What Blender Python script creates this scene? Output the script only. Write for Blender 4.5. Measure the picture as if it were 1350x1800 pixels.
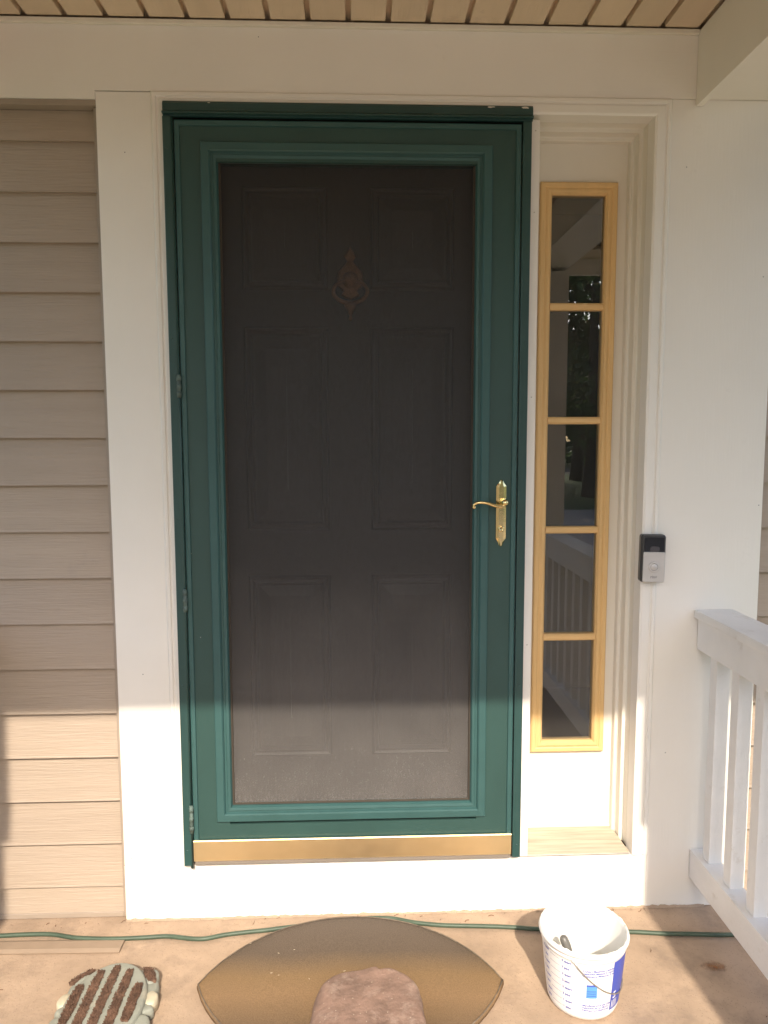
import bpy, bmesh, math, random
from mathutils import Vector, Matrix, noise
R = math.radians
random.seed(7)
for o in list(bpy.data.objects):
    bpy.data.objects.remove(o)
S = bpy.context.scene
COL = S.collection

# ------------------------------------------------------------------ camera
cam = bpy.data.cameras.new('camera')
cam.sensor_fit = 'VERTICAL'
cam.sensor_height = 36.0
cam.lens = 36.0 * 1315.35 / 1800.0
cam.clip_start = 0.05
cam.clip_end = 400
co = bpy.data.objects.new('camera', cam)
COL.objects.link(co)
yaw, pit, rol = R(2.20105), R(-5.64728), R(-0.12465)
fw = Vector((math.sin(yaw) * math.cos(pit), math.cos(yaw) * math.cos(pit), math.sin(pit)))
r0 = Vector((math.cos(yaw), -math.sin(yaw), 0))
u0 = r0.cross(fw)
rt = r0 * math.cos(rol) + u0 * math.sin(rol)
up = u0 * math.cos(rol) - r0 * math.sin(rol)
co.matrix_world = Matrix(((rt.x, up.x, -fw.x, 0.4833), (rt.y, up.y, -fw.y, -2.0395), (rt.z, up.z, -fw.z, 1.1920), (0, 0, 0, 1)))
S.camera = co

# ------------------------------------------------------------------ sky, sun, exposure
SUN_EL, SUN_AZ = R(38.0), R(2.2)          # sun stands behind the camera, a little to its right
w = bpy.data.worlds.new('World')
S.world = w
w.use_nodes = True
nt = w.node_tree
sky = nt.nodes.new('ShaderNodeTexSky')
sky.sky_type = 'NISHITA'
sky.sun_disc = False
sky.sun_elevation = SUN_EL
sky.sun_rotation = math.pi - SUN_AZ
sky.air_density = 1.0
sky.dust_density = 2.0
sky.ozone_density = 1.0
nt.links.new(sky.outputs[0], nt.nodes['Background'].inputs[0])
nt.nodes['Background'].inputs[1].default_value = 0.15
sl = bpy.data.lights.new('sun', 'SUN')
sl.energy = 2.25
sl.angle = R(0.7)
sl.color = (1.0, 0.88, 0.73)
so = bpy.data.objects.new('sun', sl)
COL.objects.link(so)
sd = Vector((-math.cos(SUN_EL) * math.sin(SUN_AZ), math.cos(SUN_EL) * math.cos(SUN_AZ), -math.sin(SUN_EL)))
so.rotation_euler = sd.to_track_quat('-Z', 'Y').to_euler()
so.location = (1, -12, 12)
S.view_settings.view_transform = 'Standard'
S.view_settings.look = 'None'
S.view_settings.gamma = 1
S.view_settings.use_curve_mapping = False
S.view_settings.exposure = 1.42
S.cycles.diffuse_bounces = 8
S.cycles.max_bounces = 14

FLOOR = -0.165        # porch floor; z = 0 is the bottom of the storm door frame
LAWN = -0.55
CEIL = 2.24

# ------------------------------------------------------------------ materials
MATS = {}


def mat(name, col, rough=0.5, metal=0.0, var=0.06, vscale=5.0, stretch=(1, 1, 1), bump=0.08, bscale=90.0, bstretch=(1, 1, 1),
        spec=0.5, dirt=None, dirt_scale=2.0, dirt_at=0.55, specks=None, coat=0.0, rvar=0.08, objvar=0.0):
    m = bpy.data.materials.new(name)
    m.use_nodes = True
    t = m.node_tree
    b = t.nodes['Principled BSDF']
    b.inputs['Roughness'].default_value = rough
    b.inputs['Metallic'].default_value = metal
    b.inputs['Specular IOR Level'].default_value = spec
    b.inputs['Coat Weight'].default_value = coat
    g = t.nodes.new('ShaderNodeNewGeometry')

    def mapped(st):
        mp = t.nodes.new('ShaderNodeMapping')
        mp.inputs['Scale'].default_value = st
        t.links.new(g.outputs['Position'], mp.inputs['Vector'])
        return mp.outputs[0]

    def tex(vec, sc, det=4.0, ro=0.6):
        n = t.nodes.new('ShaderNodeTexNoise')
        n.inputs['Scale'].default_value = sc
        n.inputs['Detail'].default_value = det
        n.inputs['Roughness'].default_value = ro
        t.links.new(vec, n.inputs['Vector'])
        return n.outputs['Fac']

    def mix(fac, a, c):
        x = t.nodes.new('ShaderNodeMix')
        x.data_type = 'RGBA'
        for s, v in ((x.inputs[6], a), (x.inputs[7], c)):
            if hasattr(v, 'links'):
                t.links.new(v, s)
            else:
                s.default_value = (*v, 1)
        t.links.new(fac, x.inputs[0])
        return x.outputs[2]

    def ramp(v, a, c):
        r = t.nodes.new('ShaderNodeMapRange')
        r.inputs[1].default_value = a
        r.inputs[2].default_value = c
        t.links.new(v, r.inputs[0])
        return r.outputs[0]
    n1 = ramp(tex(mapped(stretch), vscale), 0.3, 0.7)
    c = mix(n1, tuple(max(0, k * (1 - var)) for k in col), tuple(min(1, k * (1 + var)) for k in col))
    if dirt:
        d = ramp(tex(mapped((1, 1, 1)), dirt_scale, 8, 0.7), dirt_at, dirt_at + 0.2)
        c = mix(d, c, dirt)
    if specks:
        v = t.nodes.new('ShaderNodeTexVoronoi')
        v.inputs['Scale'].default_value = specks[1]
        t.links.new(g.outputs['Position'], v.inputs['Vector'])
        a = t.nodes.new('ShaderNodeMath')
        a.operation = 'LESS_THAN'
        a.inputs[1].default_value = specks[2]
        t.links.new(v.outputs['Distance'], a.inputs[0])
        c = mix(a.outputs[0], c, specks[0])
    if objvar:                       # each board a touch lighter or darker than the next
        oi = t.nodes.new('ShaderNodeObjectInfo')
        om = t.nodes.new('ShaderNodeMapRange')
        om.inputs[3].default_value = 1 - objvar
        om.inputs[4].default_value = 1 + objvar
        t.links.new(oi.outputs['Random'], om.inputs[0])
        vm = t.nodes.new('ShaderNodeVectorMath')
        vm.operation = 'SCALE'
        t.links.new(c, vm.inputs[0])
        t.links.new(om.outputs[0], vm.inputs['Scale'])
        c = vm.outputs[0]
    t.links.new(c, b.inputs['Base Color'])
    if rvar:
        rr = t.nodes.new('ShaderNodeMapRange')
        rr.inputs[3].default_value = max(0.02, rough - rvar)
        rr.inputs[4].default_value = min(1, rough + rvar)
        t.links.new(tex(mapped(stretch), vscale * 4), rr.inputs[0])
        t.links.new(rr.outputs[0], b.inputs['Roughness'])
    if bump:
        bp = t.nodes.new('ShaderNodeBump')
        bp.inputs['Strength'].default_value = bump
        bp.inputs['Distance'].default_value = 0.004
        t.links.new(tex(mapped(bstretch), bscale, 5), bp.inputs['Height'])
        t.links.new(bp.outputs[0], b.inputs['Normal'])
    MATS[name] = m
    return m


WHITE = mat('white_trim_paint', (0.80, 0.768, 0.71), 0.42, var=0.025, vscale=3, bump=0.10, bscale=60, bstretch=(0.25, 1, 3), dirt=(0.62, 0.58, 0.52), dirt_scale=3, dirt_at=0.62)
WHITEV = mat('white_upright_paint', (0.80, 0.768, 0.71), 0.42, var=0.025, vscale=3, bump=0.10, bscale=60, bstretch=(3, 1, 0.25), dirt=(0.62, 0.58, 0.52), dirt_scale=3, dirt_at=0.62)
RAILW = mat('white_rail_paint', (0.75, 0.735, 0.71), 0.48, var=0.05, vscale=7, bump=0.35, bscale=60, bstretch=(2, 0.4, 0.6), dirt=(0.55, 0.50, 0.43), dirt_scale=12, dirt_at=0.60)
SIDING = mat('beige_vinyl_siding', (0.375, 0.300, 0.232), 0.5, objvar=0.045, var=0.05, vscale=4, stretch=(0.6, 1, 8), bump=0.55, bscale=7, bstretch=(1.4, 1, 26), dirt=(0.30, 0.25, 0.21), dirt_scale=2.5, dirt_at=0.6)
JCH = mat('tan_channel', (0.33, 0.27, 0.215), 0.5, bump=0)
SOFFIT = mat('tan_soffit_vinyl', (0.66, 0.530, 0.385), 0.55, objvar=0.05, var=0.05, vscale=6, stretch=(3, 0.5, 1), bump=0.2, bscale=30, bstretch=(6, 0.6, 1), dirt=(0.42, 0.31, 0.22), dirt_scale=3, dirt_at=0.62)
DARKGAP = mat('dark_gap', (0.05, 0.04, 0.03), 0.9, bump=0)
GREEN = mat('green_door_paint', (0.026, 0.067, 0.060), 0.42, spec=0.45, var=0.10, vscale=5, stretch=(1, 1, 0.5), bump=0.16, bscale=420, specks=((0.55, 0.52, 0.45), 9, 0.018))
TEAL = mat('teal_moulding_paint', (0.034, 0.092, 0.089), 0.40, spec=0.5, var=0.10, vscale=6, bump=0.05, bscale=200, specks=((0.5, 0.48, 0.42), 7, 0.012))
FRAMEG = mat('dark_green_frame_paint', (0.020, 0.060, 0.056), 0.38, spec=0.5, var=0.12, vscale=8, stretch=(1, 1, 0.4), bump=0.08, bscale=200, specks=((0.45, 0.45, 0.4), 8, 0.014))
HINGE = mat('hinge_worn_paint', (0.085, 0.125, 0.11), 0.6, var=0.4, vscale=60, bump=0.2, bscale=200)
BRASS = mat('polished_brass', (0.83, 0.66, 0.33), 0.13, metal=1.0, var=0.06, vscale=30, bump=0.03, bscale=120, rvar=0.05)
GOLD = mat('satin_gold_plate', (0.95, 0.755, 0.45), 0.40, metal=1.0, var=0.04, vscale=10, bump=0.05, bscale=300, bstretch=(0.2, 1, 1), rvar=0.05)
ALU = mat('silver_threshold', (0.62, 0.59, 0.55), 0.35, metal=0.9, var=0.1, vscale=20, bump=0.05)
SWEEP = mat('grey_door_sweep', (0.20, 0.17, 0.14), 0.7, bump=0.1)
ENTRY = mat('brown_entry_door_paint', (0.050, 0.042, 0.037), 0.45, var=0.1, vscale=4, bump=0.15, bscale=50, bstretch=(2, 1, 0.2))
BRONZE = mat('aged_bronze', (0.30, 0.15, 0.08), 0.42, metal=1.0, var=0.2, vscale=30, bump=0.05)
PINE = mat('yellow_primed_wood', (0.70, 0.465, 0.205), 0.48, var=0.07, vscale=6, stretch=(4, 4, 0.6), bump=0.12, bscale=40, bstretch=(5, 5, 0.3))
PINEH = mat('yellow_primed_bar', (0.70, 0.465, 0.205), 0.48, var=0.07, vscale=6, stretch=(0.6, 4, 4), bump=0.12, bscale=40, bstretch=(0.3, 5, 5))
CREAM = mat('cream_panel_paint', (0.74, 0.70, 0.61), 0.45, var=0.03, vscale=4, bump=0.1, bscale=60)
SILLM = mat('weathered_sill_wood', (0.48, 0.40, 0.31), 0.6, var=0.22, vscale=8, stretch=(0.7, 12, 1), bump=0.35, bscale=40, bstretch=(0.4, 8, 1), dirt=(0.7, 0.64, 0.55), dirt_scale=14, dirt_at=0.66)
CONC = mat('tan_concrete', (0.385, 0.282, 0.198), 0.85, var=0.17, vscale=7, bump=0.5, bscale=90, dirt=(0.25, 0.185, 0.135), dirt_scale=6.0, dirt_at=0.50, specks=((0.27, 0.195, 0.14), 140, 0.17))
CORD = mat('green_cord_rubber', (0.055, 0.085, 0.055), 0.5, var=0.2, vscale=20, bump=0.05)
BUCKET = mat('white_bucket_plastic', (0.78, 0.76, 0.73), 0.38, var=0.02, vscale=10, bump=0.06, bscale=60)
RESIDUE = mat('dried_white_paint', (0.80, 0.79, 0.75), 0.5, var=0.03, vscale=14, bump=0.5, bscale=30, bstretch=(1, 1, 0.4))
INK = mat('blue_print', (0.055, 0.085, 0.42), 0.45, bump=0, var=0.08)
INKL = mat('light_blue_print', (0.10, 0.30, 0.68), 0.45, bump=0, var=0.1, vscale=40)
INKG = mat('grey_print', (0.20, 0.19, 0.30), 0.5, bump=0)
INKW = mat('white_print', (0.75, 0.74, 0.75), 0.5, bump=0)
WIRE = mat('galvanised_wire', (0.52, 0.49, 0.44), 0.35, metal=0.9, bump=0)
GREYP = mat('grey_handle_plastic', (0.13, 0.127, 0.118), 0.4, var=0.1, vscale=60, bump=0.05)
DKBLUE = mat('dark_blue_handle', (0.03, 0.03, 0.05), 0.4, bump=0)
STONE = mat('brown_fieldstone', (0.235, 0.150, 0.112), 0.85, var=0.35, vscale=14, bump=1.0, bscale=60, dirt=(0.36, 0.265, 0.21), dirt_scale=16, dirt_at=0.52, specks=((0.42, 0.33, 0.26), 70, 0.10))
RESIN = mat('grey_green_resin', (0.27, 0.28, 0.235), 0.6, var=0.15, vscale=12, bump=0.2, bscale=60, dirt=(0.40, 0.36, 0.28), dirt_scale=16, dirt_at=0.56)
PAWS = mat('cream_resin', (0.50, 0.45, 0.33), 0.6, var=0.12, vscale=40, bump=0.2, bscale=60)
BRIST = mat('brown_bristle', (0.135, 0.075, 0.048), 0.8, var=0.45, vscale=45, bump=0.2, bscale=300, dirt=(0.3, 0.21, 0.14), dirt_scale=18, dirt_at=0.6)
OFFCUT = mat('beige_trim_offcut', (0.30, 0.225, 0.16), 0.65, var=0.16, vscale=5, bump=0.2, bscale=30)
LITTER = mat('dry_litter', (0.17, 0.10, 0.06), 0.9, var=0.4, vscale=30, bump=0)
PALELIT = mat('pale_litter', (0.55, 0.47, 0.34), 0.9, var=0.3, vscale=30, bump=0)
BELLK = mat('dark_bell_housing', (0.045, 0.045, 0.048), 0.35, bump=0.02)
BELLG = mat('black_bell_glass', (0.012, 0.013, 0.016), 0.12, bump=0, rvar=0)
BELLS = mat('satin_nickel_face', (0.56, 0.54, 0.52), 0.38, metal=0.3, var=0.03, bump=0.02, bscale=300)
BELLT = mat('grey_bell_print', (0.24, 0.23, 0.23), 0.5, bump=0)
LENSM = mat('camera_lens', (0.07, 0.065, 0.07), 0.15, bump=0, rvar=0)
GRASS = mat('lawn_grass', (0.075, 0.11, 0.03), 0.9, var=0.4, vscale=2, bump=0.6, bscale=40)
DRIVE = mat('pinkish_driveway', (0.44, 0.345, 0.28), 0.9, var=0.1, vscale=2, bump=0.2, bscale=60)
BARK = mat('tree_bark', (0.09, 0.07, 0.05), 0.9, var=0.3, vscale=8, bump=0.6, bscale=20)
LEAF = mat('green_leaves', (0.10, 0.145, 0.075), 0.6, var=0.5, vscale=1.2, bump=0, spec=0.3)
_t = LEAF.node_tree
_tl = _t.nodes.new('ShaderNodeBsdfTranslucent')
_tl.inputs[0].default_value = (0.12, 0.20, 0.07, 1)
_mx = _t.nodes.new('ShaderNodeMixShader')
_mx.inputs[0].default_value = 0.45
_t.links.new(_t.nodes['Principled BSDF'].outputs[0], _mx.inputs[1])
_t.links.new(_tl.outputs[0], _mx.inputs[2])
_t.links.new(_mx.outputs[0], _t.nodes['Material Output'].inputs[0])
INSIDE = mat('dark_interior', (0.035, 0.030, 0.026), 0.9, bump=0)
SHING = mat('roof_shingle', (0.08, 0.075, 0.07), 0.9, bump=0.3)


def glass(name, ior, tint):
    m = bpy.data.materials.new(name)
    m.use_nodes = True
    b = m.node_tree.nodes['Principled BSDF']
    b.inputs['Base Color'].default_value = (*tint, 1)
    b.inputs['Roughness'].default_value = 0.0
    b.inputs['IOR'].default_value = ior
    b.inputs['Transmission Weight'].default_value = 1.0
    return m


GLASS = glass('window_glass', 1.80, (0.80, 0.82, 0.80))
_t = GLASS.node_tree                      # thin dusty film on the outside of the panes
_d = _t.nodes.new('ShaderNodeBsdfDiffuse')
_d.inputs[0].default_value = (0.55, 0.54, 0.52, 1)
_n = _t.nodes.new('ShaderNodeTexNoise')
_n.inputs['Scale'].default_value = 7
_n.inputs['Detail'].default_value = 8
_g = _t.nodes.new('ShaderNodeNewGeometry')
_t.links.new(_g.outputs['Position'], _n.inputs['Vector'])
_r = _t.nodes.new('ShaderNodeMapRange')
_r.inputs[1].default_value = 0.3
_r.inputs[2].default_value = 0.75
_r.inputs[3].default_value = 0.016
_r.inputs[4].default_value = 0.050
_t.links.new(_n.outputs['Fac'], _r.inputs[0])
_mx = _t.nodes.new('ShaderNodeMixShader')
_t.links.new(_r.outputs[0], _mx.inputs[0])
_t.links.new(_t.nodes['Principled BSDF'].outputs[0], _mx.inputs[1])
_t.links.new(_d.outputs[0], _mx.inputs[2])
_t.links.new(_mx.outputs[0], _t.nodes['Material Output'].inputs[0])


def screen_mat():
    """Woven insect screen: fine dark threads over holes too small to resolve."""
    m = bpy.data.materials.new('insect_screen')
    m.use_nodes = True
    t = m.node_tree
    b = t.nodes['Principled BSDF']
    b.inputs['Roughness'].default_value = 0.5
    g = t.nodes.new('ShaderNodeNewGeometry')
    mp = t.nodes.new('ShaderNodeMapping')
    mp.inputs['Scale'].default_value = (1, 1, 0.3)
    t.links.new(g.outputs['Position'], mp.inputs['Vector'])
    n = t.nodes.new('ShaderNodeTexNoise')
    n.inputs['Scale'].default_value = 150
    n.inputs['Detail'].default_value = 3
    t.links.new(mp.outputs[0], n.inputs['Vector'])
    n2 = t.nodes.new('ShaderNodeTexNoise')
    n2.inputs['Scale'].default_value = 260
    n2.inputs['Detail'].default_value = 2
    t.links.new(g.outputs['Position'], n2.inputs['Vector'])
    ad = t.nodes.new('ShaderNodeMath')
    ad.operation = 'ADD'
    t.links.new(n.outputs['Fac'], ad.inputs[0])
    t.links.new(n2.outputs['Fac'], ad.inputs[1])
    r = t.nodes.new('ShaderNodeMapRange')
    r.inputs[1].default_value = 0.6
    r.inputs[2].default_value = 1.4
    r.inputs[3].default_value = 0.56
    r.inputs[4].default_value = 0.72
    t.links.new(ad.outputs[0], r.inputs[0])
    b.inputs['Specular IOR Level'].default_value = 0.5
    # sunlit brightness painted into the thread colour, mottled, paler towards the bottom rail
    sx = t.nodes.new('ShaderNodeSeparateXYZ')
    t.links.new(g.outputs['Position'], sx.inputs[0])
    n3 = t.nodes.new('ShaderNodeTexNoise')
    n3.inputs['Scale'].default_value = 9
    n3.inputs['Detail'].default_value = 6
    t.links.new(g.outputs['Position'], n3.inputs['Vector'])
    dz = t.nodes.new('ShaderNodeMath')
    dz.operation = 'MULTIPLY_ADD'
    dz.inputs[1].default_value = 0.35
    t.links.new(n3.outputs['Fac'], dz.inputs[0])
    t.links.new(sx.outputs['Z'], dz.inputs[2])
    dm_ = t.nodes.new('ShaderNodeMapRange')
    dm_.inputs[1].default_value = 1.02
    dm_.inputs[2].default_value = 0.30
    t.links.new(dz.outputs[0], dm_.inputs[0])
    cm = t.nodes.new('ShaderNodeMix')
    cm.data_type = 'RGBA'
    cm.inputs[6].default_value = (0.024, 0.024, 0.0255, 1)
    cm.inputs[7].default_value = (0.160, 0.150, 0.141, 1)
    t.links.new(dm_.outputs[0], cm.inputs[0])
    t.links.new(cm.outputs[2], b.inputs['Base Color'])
    tr = t.nodes.new('ShaderNodeBsdfTransparent')
    mx = t.nodes.new('ShaderNodeMixShader')
    t.links.new(r.outputs[0], mx.inputs[0])
    t.links.new(tr.outputs[0], mx.inputs[1])
    t.links.new(b.outputs[0], mx.inputs[2])
    t.links.new(mx.outputs[0], t.nodes['Material Output'].inputs[0])
    return m


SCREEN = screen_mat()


def mat_print():
    """Doormat with a printed ochre band across dark brown pile (band along local y)."""
    m = bpy.data.materials.new('printed_mat_pile')
    m.use_nodes = True
    t = m.node_tree
    b = t.nodes['Principled BSDF']
    b.inputs['Roughness'].default_value = 0.9
    b.inputs['Specular IOR Level'].default_value = 0.2
    tc = t.nodes.new('ShaderNodeTexCoord')
    sp = t.nodes.new('ShaderNodeSeparateXYZ')
    t.links.new(tc.outputs['Object'], sp.inputs[0])
    n = t.nodes.new('ShaderNodeTexNoise')
    n.inputs['Scale'].default_value = 5
    t.links.new(tc.outputs['Object'], n.inputs['Vector'])
    a = t.nodes.new('ShaderNodeMath')
    a.operation = 'MULTIPLY_ADD'
    a.inputs[1].default_value = 0.05
    t.links.new(n.outputs['Fac'], a.inputs[0])
    t.links.new(sp.outputs['Y'], a.inputs[2])
    r = t.nodes.new('ShaderNodeValToRGB')
    mr = t.nodes.new('ShaderNodeMapRange')
    mr.inputs[1].default_value = -0.25
    mr.inputs[2].default_value = 0.30
    t.links.new(a.outputs[0], mr.inputs[0])
    t.links.new(mr.outputs[0], r.inputs[0])
    e = r.color_ramp.elements
    e[0].position, e[0].color = 0.10, (0.085, 0.062, 0.042, 1)
    e[1].position, e[1].color = 0.42, (0.235, 0.150, 0.080, 1)
    for p, c in ((0.54, (0.215, 0.140, 0.072, 1)), (0.70, (0.118, 0.090, 0.066, 1)), (1.0, (0.125, 0.100, 0.080, 1))):
        x = e.new(p)
        x.color = c
    n2 = t.nodes.new('ShaderNodeTexNoise')
    n2.inputs['Scale'].default_value = 330
    n2.inputs['Detail'].default_value = 3
    t.links.new(tc.outputs['Object'], n2.inputs['Vector'])
    mr2 = t.nodes.new('ShaderNodeMapRange')
    mr2.inputs[1].default_value = 0.3
    mr2.inputs[2].default_value = 0.7
    mr2.inputs[3].default_value = 0.84
    mr2.inputs[4].default_value = 1.16
    t.links.new(n2.outputs['Fac'], mr2.inputs[0])
    mx = t.nodes.new('ShaderNodeVectorMath')
    mx.operation = 'SCALE'
    t.links.new(r.outputs[0], mx.inputs[0])
    t.links.new(mr2.outputs[0], mx.inputs['Scale'])
    t.links.new(mx.outputs[0], b.inputs['Base Color'])
    bp = t.nodes.new('ShaderNodeBump')
    bp.inputs['Strength'].default_value = 0.5
    bp.inputs['Distance'].default_value = 0.003
    t.links.new(n2.outputs['Fac'], bp.inputs['Height'])
    t.links.new(bp.outputs[0], b.inputs['Normal'])
    return m


MATP = mat_print()


# ------------------------------------------------------------------ helpers
def link(name, me, m, parent=None, smooth=False):
    if m:
        me.materials.append(m)
    if smooth:
        for p in me.polygons:
            p.use_smooth = True
    o = bpy.data.objects.new(name, me)
    COL.objects.link(o)
    if parent:
        o.parent = parent
    return o


def tag(o, label=None, cat=None, group=None, kind=None):
    for k, v in (('label', label), ('category', cat), ('group', group), ('kind', kind)):
        if v:
            o[k] = v
    return o


def thing(name, label, cat, loc=(0, 0, 0), group=None, kind=None):
    o = bpy.data.objects.new(name, None)
    o.empty_display_size = 0.1
    COL.objects.link(o)
    o.location = loc
    return tag(o, label, cat, group, kind)


def mesh(name, vs, fs, m, parent=None, smooth=False, recalc=True):
    me = bpy.data.meshes.new(name)
    me.from_pydata([tuple(v) for v in vs], [], fs)
    if recalc:
        bm = bmesh.new()
        bm.from_mesh(me)
        bmesh.ops.recalc_face_normals(bm, faces=bm.faces)
        bm.to_mesh(me)
        bm.free()
    me.update()
    return link(name, me, m, parent, smooth)


def box(name, x0, x1, y0, y1, z0, z1, m, parent=None, bev=0.0015, seg=1):
    bm = bmesh.new()
    bmesh.ops.create_cube(bm, size=1)
    for v in bm.verts:
        v.co = Vector((x0 + (v.co.x + .5) * (x1 - x0), y0 + (v.co.y + .5) * (y1 - y0), z0 + (v.co.z + .5) * (z1 - z0)))
    if bev:
        bmesh.ops.bevel(bm, geom=list(bm.edges), offset=bev, segments=seg, profile=0.7, affect='EDGES')
    me = bpy.data.meshes.new(name)
    bm.to_mesh(me)
    bm.free()
    return link(name, me, m, parent)


def extrude_x(name, prof, x0, x1, m, parent=None):
    """Closed (y, z) profile extruded along x."""
    n = len(prof)
    vs = [(x0, y, z) for y, z in prof] + [(x1, y, z) for y, z in prof]
    fs = [(i, (i + 1) % n, n + (i + 1) % n, n + i) for i in range(n)] + [tuple(range(n)), tuple(range(n, 2 * n))]
    return mesh(name, vs, fs, m, parent)


def ring(name, x0, x1, z0, z1, prof, m, parent=None, bottom=True):
    """Mitred frame: (inset, y) profile swept round a rectangle in the wall plane; bottom=False leaves it open below."""
    vs, fs = [], []
    n = len(prof)
    for d, y in prof:
        zb = z0 + d if bottom else z0
        vs += [(x0 + d, y, zb), (x0 + d, y, z1 - d), (x1 - d, y, z1 - d), (x1 - d, y, zb)]
    for i in range(n - 1):
        for k in range(4 if bottom else 3):
            a, b = k, (k + 1) % 4
            fs.append((i * 4 + a, i * 4 + b, (i + 1) * 4 + b, (i + 1) * 4 + a))
    for k in range(4 if bottom else 3):       # close the back
        a, b = k, (k + 1) % 4
        fs.append(((n - 1) * 4 + a, (n - 1) * 4 + b, b, a))
    if not bottom:
        fs.append(tuple(i * 4 for i in range(n)))
        fs.append(tuple(i * 4 + 3 for i in range(n)))
    return mesh(name, vs, fs, m, parent)


def tube(name, pts, rad, m, parent=None, seg=8, smooth=True):
    """Round tube along points; rad is a number or a list."""
    pts = [Vector(p) for p in pts]
    rs = rad if isinstance(rad, (list, tuple)) else [rad] * len(pts)
    vs, fs = [], []
    ref = Vector((0, 0, 1))
    for i, p in enumerate(pts):
        t = (pts[min(i + 1, len(pts) - 1)] - pts[max(i - 1, 0)]).normalized()
        if abs(t.dot(ref)) > 0.95:
            ref = Vector((1, 0, 0))
        a = t.cross(ref).normalized()
        b = a.cross(t).normalized()
        ref = b
        for k in range(seg):
            an = 2 * math.pi * k / seg
            vs.append(p + (a * math.cos(an) + b * math.sin(an)) * rs[i])
    for i in range(len(pts) - 1):
        for k in range(seg):
            fs.append((i * seg + k, i * seg + (k + 1) % seg, (i + 1) * seg + (k + 1) % seg, (i + 1) * seg + k))
    fs += [tuple(range(seg)), tuple(range((len(pts) - 1) * seg, len(pts) * seg))]
    return mesh(name, vs, fs, m, parent, smooth)


def smooth_path(pts, sub=8):
    """Catmull-Rom through points."""
    P = [Vector(p) for p in pts]
    P = [P[0] * 2 - P[1]] + P + [P[-1] * 2 - P[-2]]
    out = []
    for i in range(1, len(P) - 2):
        for k in range(sub):
            t = k / sub
            a, b, c, d = P[i - 1], P[i], P[i + 1], P[i + 2]
            out.append(0.5 * ((2 * b) + (c - a) * t + (2 * a - 5 * b + 4 * c - d) * t * t + (3 * b - a - 3 * c + d) * t ** 3))
    out.append(P[-2])
    return out


def lathe(name, prof, m, parent=None, seg=48, axis='z', smooth=True, close=False):
    """(radius, height) profile turned about z (or about y towards the viewer)."""
    vs, fs = [], []
    n = len(prof)
    for k in range(seg):
        an = 2 * math.pi * k / seg
        for r, h in prof:
            vs.append((r * math.cos(an), r * math.sin(an), h) if axis == 'z' else (r * math.cos(an), -h, r * math.sin(an)))
    for k in range(seg):
        k2 = (k + 1) % seg
        for i in range(n - 1):
            fs.append((k * n + i, k2 * n + i, k2 * n + i + 1, k * n + i + 1))
    me = bpy.data.meshes.new(name)
    me.from_pydata(vs, [], fs)
    bm = bmesh.new()
    bm.from_mesh(me)
    bmesh.ops.remove_doubles(bm, verts=bm.verts, dist=1e-6)
    bmesh.ops.recalc_face_normals(bm, faces=bm.faces)
    bm.to_mesh(me)
    bm.free()
    return link(name, me, m, parent, smooth)


def slab(name, outline, z0, z1, m, parent=None, edge=0.01, steps=4, crown=0.0, rough=0.0, rings=5, smooth=True, freq=20):
    """Rounded slab on an (x, y) outline, with a bevelled rim, an optional crowned top and surface noise."""
    n = len(outline)
    cx = sum(p[0] for p in outline) / n
    cy = sum(p[1] for p in outline) / n
    lv = [(1.0, z0)]
    for s in range(steps + 1):
        a = math.pi / 2 * s / steps
        lv.append((edge * (1 - math.cos(a)), z1 - edge + edge * math.sin(a)))
    vs, fs = [], []
    size = max(max(abs(p[0] - cx), abs(p[1] - cy)) for p in outline)
    levels = [(0.0, z0)] + [(d, z) for d, z in lv[1:]]
    for s in range(1, rings + 1):
        f = s / rings
        levels.append((edge + (size - edge) * f, z1 + crown * (1 - (1 - f) ** 2)))
    for d, z in levels:
        k = max(0.0, 1 - d / size)
        for x, y in outline:
            p = Vector((cx + (x - cx) * k, cy + (y - cy) * k, z))
            if rough and z > z0:
                p += Vector((noise.noise(p * freq), noise.noise(p * freq + Vector((9, 3, 1))), 0.7 * noise.noise(p * freq + Vector((4, 8, 2))))) * rough
            vs.append(p)
    L = len(levels)
    for i in range(L - 1):
        for k in range(n):
            fs.append((i * n + k, i * n + (k + 1) % n, (i + 1) * n + (k + 1) % n, (i + 1) * n + k))
    fs.append(tuple(range(n)))
    me = bpy.data.meshes.new(name)
    me.from_pydata([tuple(v) for v in vs], [], fs)
    bm = bmesh.new()
    bm.from_mesh(me)
    bmesh.ops.remove_doubles(bm, verts=bm.verts, dist=1e-5)
    bmesh.ops.recalc_face_normals(bm, faces=bm.faces)
    bm.to_mesh(me)
    bm.free()
    return link(name, me, m, parent, smooth)


def text_mesh(s, size):
    """Flat lettering as (verts, faces) with its left baseline at the origin."""
    cu = bpy.data.curves.new('lettering', 'FONT')
    cu.body = s
    cu.size = size
    cu.resolution_u = 2
    cu.offset = 0.03 * size
    ob = bpy.data.objects.new('lettering', cu)
    COL.objects.link(ob)
    dg = bpy.context.evaluated_depsgraph_get()
    me = bpy.data.meshes.new_from_object(ob.evaluated_get(dg))
    vs = [v.co.copy() for v in me.vertices]
    fs = [tuple(p.vertices) for p in me.polygons]
    bpy.data.objects.remove(ob)
    bpy.data.curves.remove(cu)
    bpy.data.meshes.remove(me)
    return vs, fs


# ------------------------------------------------------------------ setting: ground, walk, porch floor
def sheet(name, x0, x1, y0, y1, z, m, kind='structure'):
    o = mesh(name, [(x0, y0, z), (x1, y0, z), (x1, y1, z), (x0, y1, z)], [(0, 1, 2, 3)], m, recalc=False)
    return tag(o, kind=kind)


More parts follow.
